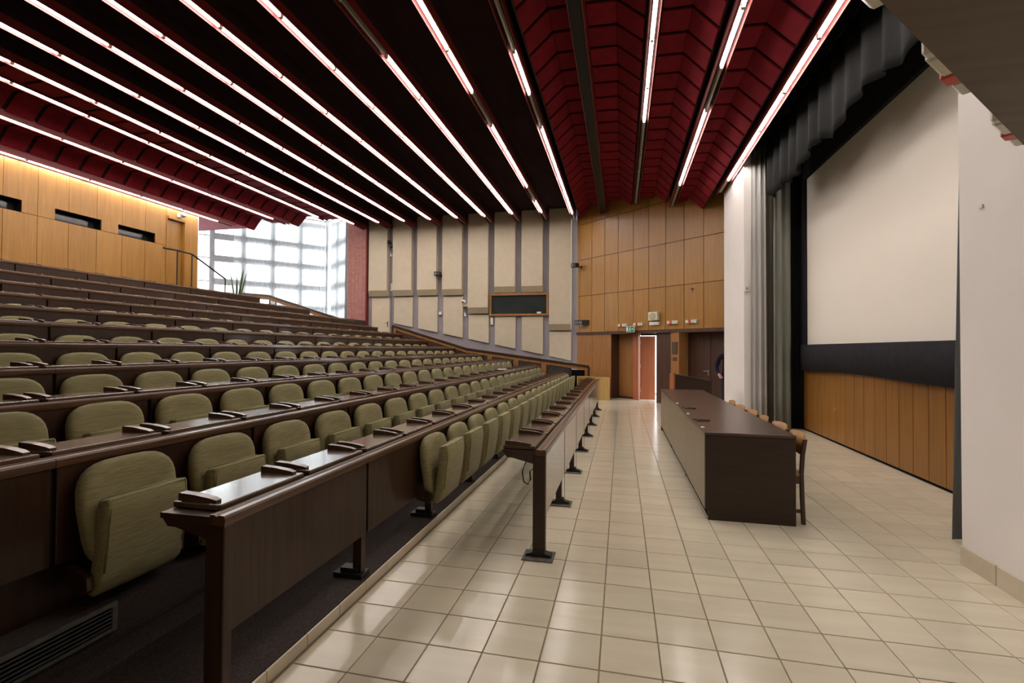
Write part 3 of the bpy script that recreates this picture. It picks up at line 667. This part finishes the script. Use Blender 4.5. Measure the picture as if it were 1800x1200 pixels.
while x < -.62:
    zt = BB[1] + (x - BB[0]) * (BC[1] - BB[1]) / (BC[0] - BB[0]) - .17
    gm.box(x, x + .014, -.005, .012, .1, zt); x += .036
go = gm.obj('grille_bars', 'vent_metal', bl); go['kind'] = 'stuff'
sl_(BB, (-.6, BB[1] + (3.52) * (BC[1] - BB[1]) / (BC[0] - BB[0])), -1.0, -.17, .03, .05).obj('grille_backing', 'joint_black', bl)
box(-.60, -.56, -.03, .05, .0, .95).obj('post', 'dark_wood', bl); box(-.56, -.14, .02, .05, .0, .90).obj('dark_door', 'black_void', bl)
box(-.14, -.05, -.03, .05, .0, .90).obj('post', 'mid_wood', bl); box(-.05, .02, -.06, .10, .0, 1.0).obj('end_post', 'desk_wood', bl)
box(-6.87, -6.80, -.05, .06, .9, 2.35).obj('end_post', 'desk_wood', bl); box(-6.80, -6.72, -.04, .05, .9, 2.25).obj('end_post', 'mid_wood', bl)
for x, lb in ((-1.53, 'left'), (-1.33, 'right')):
    s_ = thing('wall_socket', '%s one of two small white sockets low beside the balustrade end' % lb, 'socket', (x, 15.555, .30))
    box(-.04, .04, -.02, 0, -.05, .05).obj('cover', 'white_plastic', s_, bevel=.004); box(-.02, .02, -.024, -.02, -.02, .02).obj('insert', 'grey_wall', s_)
ub = thing('landing_balustrade', 'wooden balustrade with a kinked rail in front of the sheer curtains', 'balustrade', (-9.95, 15.62, 2.0))
UA, UB, UC = (-4.2, 1.66), (-3.05, 1.56), (.05, .63)
for p, q in ((UA, UB), (UB, UC)):
    sl_(p, q, -.07, 0, -.05, .07).obj('cap_rail', 'desk_wood', ub, bevel=.005); sl_(p, q, -.19, -.071, -.025, .04).obj('wood_band', 'mid_wood', ub)
for x in (-4.0, -2.98, -2.72, -1.4, -.05):
    zt = (UB[1] + (x - UB[0]) * (UC[1] - UB[1]) / (UC[0] - UB[0]) if x > UB[0] else 1.6) - .19
    box(x - .02, x + .02, -.02, .02, .0, zt).obj('post', 'dark_wood', ub)
hr = thing('metal_handrail', 'thin dark metal handrail at the top of the back stairs', 'handrail', (-12.08, 10.96, 2.70))
MB().tube([(0, -.42, 1.54), (0, 0, 1.56), (0, .47, 1.54), (0, 1.67, 1.0)], .026, 8).obj('rail', 'black_metal', hr, smooth=True)
for y, z in ((0, 1.55), (.47, 1.53), (1.67, 1.0)): MB().tube([(0, y, 0), (0, y, z)], .020, 6).obj('post', 'black_metal', hr)
# plant
pt = thing('snake_plant', 'green sword-leaved pot plant standing before the bright window', 'plant', (-11.9, 12.90, 2.70))
MB().lathe([(.11, 0), (.15, .30), (.165, .30), (.165, .34), (.14, .34), (.13, .30)], 16).obj('pot', 'clay', pt, smooth=False)
rnd = random.Random(5)
for i in range(13):
    a = rnd.uniform(0, 2 * PI); ln = rnd.uniform(.75, 1.15); tl = rnd.uniform(.10, .34); bx, by = .06 * math.cos(a), .06 * math.sin(a); rings = []
    for s in range(7):
        f = s / 6; w = .035 * (1 - f ** 2.2) * (.7 + .6 * f) + .002; px = bx + math.cos(a) * tl * f * ln; py = by + math.sin(a) * tl * f * ln; z = .28 + ln * f
        ca, sa = math.cos(a + PI / 2 + f * .5), math.sin(a + PI / 2 + f * .5)
        rings.append([(px - ca * w, py - sa * w, z), (px + math.cos(a) * .006, py + math.sin(a) * .006, z), (px + ca * w, py + sa * w, z), (px - math.cos(a) * .006, py - math.sin(a) * .006, z)])
    MB().loft(rings).obj('leaf', 'leaf_green', pt, smooth=True)

# ================================================================== HEAD TABLE, CHAIRS, LECTERN, CABINET
tb = thing('head_table', 'long dark brown conference table standing before the stage', 'table', (.75, 4.72, 0))
TLN = 5.05
box(.0, .765, 0, TLN, .772, .80).obj('table_top', 'table_top', tb, bevel=.003)
box(.004, .76, .003, .035, .09, .771).obj('end_panel', 'table_dark', tb, bevel=.003); box(.03, .76, .005, .033, 0, .09).obj('end_panel', 'table_dark', tb)
box(.004, .76, TLN - .035, TLN - .003, 0, .771).obj('end_panel', 'table_dark', tb)
fs = [0.037, 1.335, 3.0, 3.50, 4.42, 5.0]
for a, b in zip(fs, fs[1:]): box(.004, .022, a + .003, b - .003, .09, .771).obj('front_panel', 'table_front', tb, bevel=.002)
box(.0045, .021, 4.40, 4.44, .09, .77).obj('joint_strip', 'black_void', tb)
box(.04, .055, .04, TLN - .04, 0, .092).obj('plinth', 'black_void', tb)
for y in (1.6, 3.4): box(.03, .74, y - .012, y + .012, .0, .771).obj('inner_panel', 'table_dark', tb)
capm = MB().lathe([(.018, 0), (.018, .008), (.012, .012)], 12).mesh('cable_cap', 'white_plastic')
for y in (.26, 1.29, 2.42): put('cable_cap', capm, tb, (.022, y, .80))
def cable(x, y, lab):
    o = thing('microphone_cable', lab, 'cable', (x, y, .80))
    MB().tube([(.0, .02, .006), (.05, .0, .006), (.11, -.01, .006), (.17, -.03, .006)], .005, 6).obj('lead', 'black_metal', o, smooth=True); MB().tube([(.02, -.10, .006), (.08, -.11, .006), (.15, -.12, .006)], .005, 6).obj('lead', 'black_metal', o, smooth=True)
    MB().box(.035, .06, -.10, .01, .0, .012).obj('plug', 'black_metal', o)
cable(.76, 5.53, 'black cable ends lying on the table top, nearer pair'); cable(.775, 6.62, 'black cable ends lying on the table top, farther pair')
def chair_parts():
    P = {}
    P['seat'] = MB().loft([[(x, y * w, z) for x, y in ((-.20, -1), (.20, -1), (.20, 1), (-.20, 1))] for w, z in ((.19, .425), (.205, .432), (.205, .442), (.195, .448))]).mesh('seat', 'chair_ply')
    rings = []
    for q in range(9):
        y = -.20 + .40 * q / 8; b = .035 * (1 - (y / .20) ** 2); e = .018 * (abs(y) / .2) ** 4
        rings.append([(.175 + b, y, .60 + e), (.187 + b, y, .60 + e), (.205 + b, y, .70), (.212 + b, y, .80 - e), (.200 + b, y, .80 - e), (.190 + b, y, .70)])
    P['backrest'] = MB().loft(rings).mesh('backrest', 'chair_ply', smooth=True)
    P['back_leg'] = MB().loft([[(x - .016, -.018, z), (x + .016, -.018, z), (x + .016, .018, z), (x - .016, .018, z)] for x, z in ((.20, 0), (.19, .25), (.185, .45), (.195, .62), (.215, .76))]).mesh('leg', 'chair_dark', bevel=.003)
    P['front_leg'] = box(-.016, .016, -.018, .018, 0, .425).mesh('leg', 'chair_dark', bevel=.003)
    P['side_rail'] = box(-.19, .19, -.012, .012, .36, .42).mesh('side_rail', 'chair_dark'); P['low_rail'] = box(-.19, .19, -.009, .009, .10, .13).mesh('stretcher', 'chair_dark')
    return P
CP = chair_parts()
cy_ = [5.00, 5.56, 6.09, 6.65, 7.18, 7.83]
cl = ['nearest wooden chair behind the table, its back leg fully visible', 'second wooden chair behind the table from the near end', 'third wooden chair behind the table from the near end', 'fourth wooden chair behind the table from the near end', 'fifth wooden chair behind the table from the near end', 'farthest wooden chair behind the table, against the white pier']
for i, y in enumerate(cy_):
    t = thing('wooden_chair', cl[i], 'chair', (1.405 + (.015 if i % 2 else -.005), y, 0), R((-2, 3, -3, 2, 4, -2)[i]), 'wooden chairs behind the head table')
    put('seat', CP['seat'], t); put('backrest', CP['backrest'], t)
    for s in (-1, 1):
        put('leg', CP['back_leg'], t, (0, s * .19, 0)); put('leg', CP['front_leg'], t, (-.18, s * .18, 0)); put('side_rail', CP['side_rail'], t, (0, s * .19, 0)); put('stretcher', CP['low_rail'], t, (0, s * .19, 0))
lc = thing('lectern', 'dark brown lectern with a sloping top beyond the table', 'lectern', (1.07, 10.62, 0), R(2.5))
MB().prism([(.03, 0), (.76, 0), (.76, .90), (.08, 1.02), (.03, 1.02)], 'y', 0, .03).obj('side_panel', 'table_dark', lc); MB().prism([(.03, 0), (.76, 0), (.76, .90), (.08, 1.02), (.03, 1.02)], 'y', .52, .55).obj('side_panel', 'table_dark', lc)
box(0, .029, 0, .55, 0, 1.04).obj('front_panel', 'lit_red_wood', lc); MB().prism([(.08, 1.021), (.78, .901), (.78, .921), (.08, 1.041)], 'y', -.01, .56).obj('top_board', 'table_dark', lc); box(.06, .74, .031, .519, .5, .52).obj('shelf', 'table_dark', lc)  # front panel coloured lighter than the rest to stand for its lit side
cb = thing('storage_cabinet', 'pale wood cabinet with open shelves at the foot of the balustrade', 'cabinet', (-1.30, 14.98, 0), R(8))
for z in (0, .22, .66, .70): box(.0, .52, .0, .34, z, z + .02).obj('shelf' if 0 < z < .7 else 'board', 'pale_wood', cb)
box(-.02, 0, 0, .34, 0, .72).obj('side_panel', 'pale_wood', cb, bevel=.002); box(.52, .96, -.01, .34, 0, .70).obj('closed_box', 'pale_wood', cb, bevel=.003); box(0, .52, .325, .34, .02, .70).obj('back_panel', 'pale_wood', cb)
# paper on the third desk row
ps = thing('paper_sheet', 'white sheet of paper on the far end of the third desk row', 'paper', (XK[3] - .22, 11.2, ZK[3] + .042), R(20)); MB().prism([(-.10, -.14), (.11, -.15), (.10, .15), (-.11, .14)], 'z', 0, .002).obj('sheet', 'paper', ps); MB().prism([(-.08, -.12), (.10, -.11), (.08, .13), (-.10, .12)], 'z', .002, .004).obj('sheet', 'paper', ps)

# ================================================================== WALL MOUNTED THINGS
def on_wall(name, label, cat, s, z, group=None):
    p = wp(s, -.002); return thing(name, label, cat, (p[0], p[1], z), WANG, group)      # local -y points into the hall
def emergency(t):
    box(-.165, .165, -.02, 0, -.05, .05).obj('back_plate', 'white_plastic', t, bevel=.003)
    box(-.16, -.065, -.08, -.0205, -.045, .045).obj('lens', 'lens_plastic', t, bevel=.008); box(-.062, -.005, -.084, -.0205, -.047, .047).obj('red_band', 'red_plastic', t, bevel=.004)
    box(-.002, .12, -.08, -.0205, -.045, .045).obj('lens', 'lens_plastic', t, bevel=.008); box(.122, .16, -.075, -.0205, -.043, .043).obj('end_cap', 'white_plastic', t, bevel=.006)
els = [(2.02, 2.325, 'first'), (2.61, 2.33, 'second'), (3.79, 2.345, 'third'), (4.38, 2.345, 'fourth')]
for s, z, w_ in els: emergency(on_wall('emergency_light', 'white emergency lamp with a red band on the far wood wall, %s from the left' % w_, 'emergency light', s, z, 'emergency lamps with red bands'))
t = on_wall('emergency_light', 'white emergency lamp without a red band under the beige loudspeaker', 'emergency light', 3.19, 2.335)
box(-.165, .165, -.02, 0, -.05, .05).obj('back_plate', 'white_plastic', t, bevel=.003); box(-.16, .12, -.08, -.0205, -.045, .045).obj('lens', 'white_plastic', t, bevel=.008); box(.122, .16, -.075, -.0205, -.043, .043).obj('end_cap', 'white_plastic', t)
t = on_wall('loudspeaker', 'small beige square loudspeaker with a round grille above the door', 'loudspeaker', 3.19, 2.545)
box(-.16, .16, -.13, 0, -.125, .125).obj('case', 'cream_plastic', t, bevel=.02, seg=2); MB().lathe([(.105, 0), (.11, -.008), (.10, -.012), (.05, -.016)], 20, (0, -.13, 0), 'y').obj('grille', 'cream_grille', t, smooth=True)
t = on_wall('exit_sign', 'green emergency exit sign with a white running figure over the door', 'exit sign', 2.38, 2.19)
t.location.y -= .10; t.location.x -= .06
box(-.15, .15, -.03, .0, -.09, .09).obj('box', 'sign_white', t, bevel=.004); box(-.135, .135, -.034, -.0305, -.078, .078).obj('green_face', 'sign_green', t)
box(-.128, -.075, -.037, -.0345, -.06, .06).obj('door_symbol', 'sign_white', t)
fg = MB().lathe([(.013, 0), (.013, -.003)], 10, (.01, -.0345, .052), 'y')
for a, b, w in (((.0, .035), (-.012, -.01), .014), ((-.012, -.01), (-.04, -.055), .010), ((-.012, -.01), (.02, -.03), .010), ((.02, -.03), (.025, -.062), .009), ((.0, .03), (.035, .012), .007), ((.0, .03), (-.03, .015), .007)):
    d = Vector((b[0] - a[0], b[1] - a[1])).normalized(); n_ = Vector((-d.y, d.x)) * w
    fg.prism([(a[0] + n_.x, a[1] + n_.y), (b[0] + n_.x, b[1] + n_.y), (b[0] - n_.x, b[1] - n_.y), (a[0] - n_.x, a[1] - n_.y)], 'y', -.037, -.0345)
fg.obj('running_figure', 'sign_white', t)
MB().prism([(.055, .012), (.09, .012), (.09, .03), (.12, 0), (.09, -.03), (.09, -.012), (.055, -.012)], 'y', -.037, -.0345).obj('arrow', 'sign_white', t)
# digital clock
t = on_wall('digital_clock', 'black digital clock with pale digits at the left edge of the wood wall', 'clock', .35, 2.47)
MB().prism([(-.25, -.20), (.10, -.20), (.25, 0), (-.12, 0)], 'z', -.075, .085).obj('case', 'black_metal', t, bevel=.004)
dg = MB()
for i, q in enumerate((-.19, -.115, -.02, .055)):
    segs = ('abcdefg', 'abcdfg', 'abcdefg', 'abcdef')[i]; w, h = .018, .045
    for s_ in segs:
        b = {'a': (-w, w, h - .01, h), 'g': (-w, w, -.005, .005), 'd': (-w, w, -h, -h + .01), 'f': (-w, -w + .009, 0, h), 'b': (w - .009, w, 0, h), 'e': (-w, -w + .009, -h, 0), 'c': (w - .009, w, -h, 0)}[s_]
        dg.box(q + b[0], q + b[1], -.203, -.2005, b[2], b[3])
dg.obj('digits', 'digit_blue', t); box(-.03, .02, -.16, -.10, -.12, -.0755).obj('sensor', 'cream_plastic', t, bevel=.004)
def spot(name, label, loc, rot):
    t = thing(name, label, 'loudspeaker', loc, rot)
    box(-.13, .10, -.34, -.16, -.07, .08).obj('case', 'black_metal', t, bevel=.015, seg=2); MB().lathe([(.05, 0), (.045, -.006)], 12, (-.06, -.34, 0), 'y').obj('cone', 'vent_metal', t)
    MB().tube([(.02, -.17, .0), (.05, -.08, -.03), (.05, 0, -.04)], .016, 6).obj('arm', 'black_metal', t); box(.02, .08, -.012, 0, -.09, .01).obj('wall_plate', 'black_metal', t)
spot('wall_speaker', 'small black wall speaker on a bracket between the beige panels', (-6.63, WY, 4.33), 0)
p = wp(.17, -.002); spot('wall_speaker', 'small black wall speaker at the left end of the wood panelling', (p[0], p[1], 4.42), WANG)
t = on_wall('cable_hook', 'small dark hook on the right part of the wood panelling', 'hook', 4.40, 3.24); box(-.05, .03, -.03, 0, -.015, .015).obj('plate', 'black_metal', t); MB().tube([(0, -.02, 0), (.02, -.04, -.05), (0, -.02, -.10)], .007, 6).obj('loop', 'black_metal', t)
t = on_wall('notice_plaque', 'dark framed notice on the brown column beside the door', 'notice', 3.83, 1.62); t.location += Vector((NW.x, NW.y, 0)) * .02
box(-.085, .085, -.014, 0, -.17, .17).obj('frame', 'dark_wood', t); box(-.07, .07, -.017, -.0145, -.155, .155).obj('sheet', 'plaque', t)
t = on_wall('switch_plate', 'pair of dark switches below the framed notice', 'switch', 3.83, 1.30); t.location += Vector((NW.x, NW.y, 0)) * .02
for x in (-.03, .04): box(x - .028, x + .025, -.012, 0, -.05, .05).obj('switch', 'plaque', t, bevel=.003)
def camera_unit(label, loc, big):
    t = thing('security_camera', label, 'camera', loc)
    box(-.09, .09, -.14, -.002, -.01, .10).obj('bracket', 'cream_plastic' if big else 'black_metal', t, bevel=.01)
    MB().lathe([(.02, .0), (.075, .02), (.08, .09), (.05, .14)], 14, (-.05, -.20, .09)).obj('head', 'white_plastic' if big else 'black_metal', t, smooth=True); MB().lathe([(.03, 0), (.03, -.05)], 10, (-.05, -.26, .15), 'y').obj('lens', 'black_metal', t)
    MB().tube([(.0, -.10, -.01), (-.04, -.12, -.10), (.02, -.12, -.16), (.06, -.10, -.10), (.02, -.08, -.2), (-.03, -.05, -.28)], .010, 6).obj('cable', 'black_metal', t, smooth=True); box(-.08, .0, -.05, -.002, -.36, -.22).obj('junction_box', 'white_plastic', t)
camera_unit('white camera with looped cables between two beige panels left of the window', (-5.585, WY, 3.12), True)
camera_unit('dark camera high up between the two leftmost tall panels', (-8.585, WY, 5.45), False)
def wbox(label, x, z, w, h, cat, name, m='white_plastic'):
    t = thing(name, label, cat, (x, WY, z)); box(-w, w, -.07, -.002, -h, h).obj('case', m, t, bevel=.008); box(-w * .6, w * .6, -.074, -.0705, -h * .7, h * .5).obj('cover', 'white_plastic', t); box(-w * .8, w * .8, -.065, -.002, -h - .025, -h - .001).obj('foot', 'black_metal', t)
wbox('slim white wall box just below the control room window frame', -4.60, 2.58, .05, .14, 'wall box', 'wall_box')
wbox('small white intercom on the grey strip below the black wall speaker', -6.60, 2.88, .055, .06, 'intercom', 'intercom')
wbox('slender white wall box high between the two leftmost tall panels', -8.585, 3.90, .035, .15, 'wall box', 'wall_box')
t = thing('spot_lamp', 'small silver spot lamp above the back wall door', 'lamp', (XB, 11.53, 5.42)); box(0, .05, -.06, .06, -.06, .04).obj('base', 'white_plastic', t, bevel=.004); MB().lathe([(.03, 0), (.07, .03), (.075, .09), (.06, .10)], 12, (.05, .05, .02), 'x').obj('head', 'steel', t, smooth=True); MB().tube([(.04, 0, 0), (.07, .03, .02)], .012).obj('neck', 'white_plastic', t)
# emergency lamps on the near wood wall overhead
EANG = math.atan2(DE.y, DE.x)
for s, lb in ((.63, 'red-banded emergency lamp under the dark soffit beside the screen corner'), (1.22, 'red-banded emergency lamp at the right end of the dark soffit'), (.04, 'emergency lamp at the top edge of the dark soffit')):
    p = ep(s, -.002); t = thing('emergency_light', lb, 'emergency light', (p[0], p[1], 2.30), EANG + PI)
    emergency(t)
    gl = MB()
    for q in range(6): gl.box(-.1655, -.1652, -.07 + q * .008, -.066 + q * .008, -.035, .035)
    gl.obj('vent_slots', 'black_metal', t)

# ================================================================== PERSON
def person():
    t = thing('person', 'person in a navy jacket and dark trousers half hidden behind the white pier', 'person', (2.62, 13.0, 0), R(5))
    J = {}; V = []; Rr = []; Ed = []
    def v(n_, p, r): J[n_] = len(V); V.append(p); Rr.append(r)
    def e(a, b): Ed.append((J[a], J[b]))
    v('pel', (0, 0, .95), (.155, .11)); v('wai', (0, .0, 1.12), (.14, .10)); v('che', (0, .01, 1.32), (.165, .115)); v('sho', (0, 0, 1.44), (.13, .085)); v('nec', (0, -.01, 1.53), (.055, .055)); v('hd1', (0, -.02, 1.60), (.072, .085)); v('hd2', (0, -.02, 1.69), (.078, .098)); v('hd3', (0, -.01, 1.755), (.05, .06))
    for a, b in (('pel', 'wai'), ('wai', 'che'), ('che', 'sho'), ('sho', 'nec'), ('nec', 'hd1'), ('hd1', 'hd2'), ('hd2', 'hd3')): e(a, b)
    for s, n_ in ((-1, 'l'), (1, 'r')):
        v(n_ + 'hip', (s * .10, 0, .88), (.09, .09)); v(n_ + 'kne', (s * .11, -.02, .50), (.062, .065)); v(n_ + 'ank', (s * .11, .02, .10), (.045, .045)); v(n_ + 'toe', (s * .13, -.15, .04), (.042, .035))
        e('pel', n_ + 'hip'); e(n_ + 'hip', n_ + 'kne'); e(n_ + 'kne', n_ + 'ank'); e(n_ + 'ank', n_ + 'toe')
        v(n_ + 'shl', (s * .20, .0, 1.40), (.062, .062)); v(n_ + 'elb', (s * .27, .05, 1.13), (.050, .050)); v(n_ + 'wri', (s * .26, -.12, .96), (.034, .034)); v(n_ + 'han', (s * .255, -.18, .93), (.038, .024)); v(n_ + 'pal', (s * .25, -.225, .91), (.036, .018))
        e('sho', n_ + 'shl'); e(n_ + 'shl', n_ + 'elb'); e(n_ + 'elb', n_ + 'wri'); e(n_ + 'wri', n_ + 'han'); e(n_ + 'han', n_ + 'pal')
        for q in range(4):
            o = (q - 1.5) * .019; v(n_ + 'f%d' % q, (s * .25 + o, -.265, .89), (.009, .009)); v(n_ + 'g%d' % q, (s * .25 + o, -.285 - .008 * (q in (1, 2)), .865), (.008, .008)); e(n_ + 'pal', n_ + 'f%d' % q); e(n_ + 'f%d' % q, n_ + 'g%d' % q)
        v(n_ + 'th', (s * .25 - s * .045, -.215, .90), (.010, .010)); v(n_ + 'tt', (s * .25 - s * .05, -.245, .885), (.008, .008)); e(n_ + 'han', n_ + 'th'); e(n_ + 'th', n_ + 'tt')
    me = bpy.data.meshes.new('body'); me.from_pydata(V, Ed, []); o = bpy.data.objects.new('body_tmp', me); C.objects.link(o)
    sk_ = o.modifiers.new('s', 'SKIN'); sub = o.modifiers.new('d', 'SUBSURF'); sub.levels = 1; sub.render_levels = 1
    for i, r_ in enumerate(Rr): me.skin_vertices[0].data[i].radius = r_
    me.skin_vertices[0].data[0].use_root = True
    dgp = bpy.context.evaluated_depsgraph_get(); nm = bpy.data.meshes.new_from_object(o.evaluated_get(dgp)); bpy.data.objects.remove(o); nm.name = 'body'
    nm.materials.clear()
    for m_ in ('skin', 'navy_cloth', 'trouser_cloth', 'black_metal'): nm.materials.append(MATS[m_])
    for p_ in nm.polygons:
        c_ = p_.center; p_.use_smooth = True
        hand = c_.y < -.135 and .8 < c_.z < 1.05 and abs(c_.x) > .17
        p_.material_index = 0 if (c_.z > 1.505 or hand) else 1 if c_.z > .80 else 3 if c_.z < .075 else 2
    put('body', nm, t)
    MB().lathe([(.088, .0), (.098, .05), (.092, .10), (.06, .14), (.02, .155)], 16, (0, .005, 1.655)).obj('hair', 'hair_dark', t, smooth=True)
    MB().loft([[(-.012, -.105, 1.66), (.012, -.105, 1.66), (.008, -.10, 1.69), (-.008, -.10, 1.69)], [(-.014, -.13, 1.655), (.014, -.13, 1.655), (.006, -.108, 1.69), (-.006, -.108, 1.69)]]).obj('nose', 'skin', t)
    for s in (-1, 1): MB().lathe([(.010, 0), (.006, -.006)], 8, (s * .032, -.10, 1.70), 'y').obj('eye', 'black_metal', t); MB().lathe([(.022, 0), (.014, s * .012)], 8, (s * .078, -.01, 1.67), 'x').obj('ear', 'skin', t)
    box(-.022, .022, -.108, -.098, 1.622, 1.63).obj('mouth', 'lit_red_wood', t)
person()
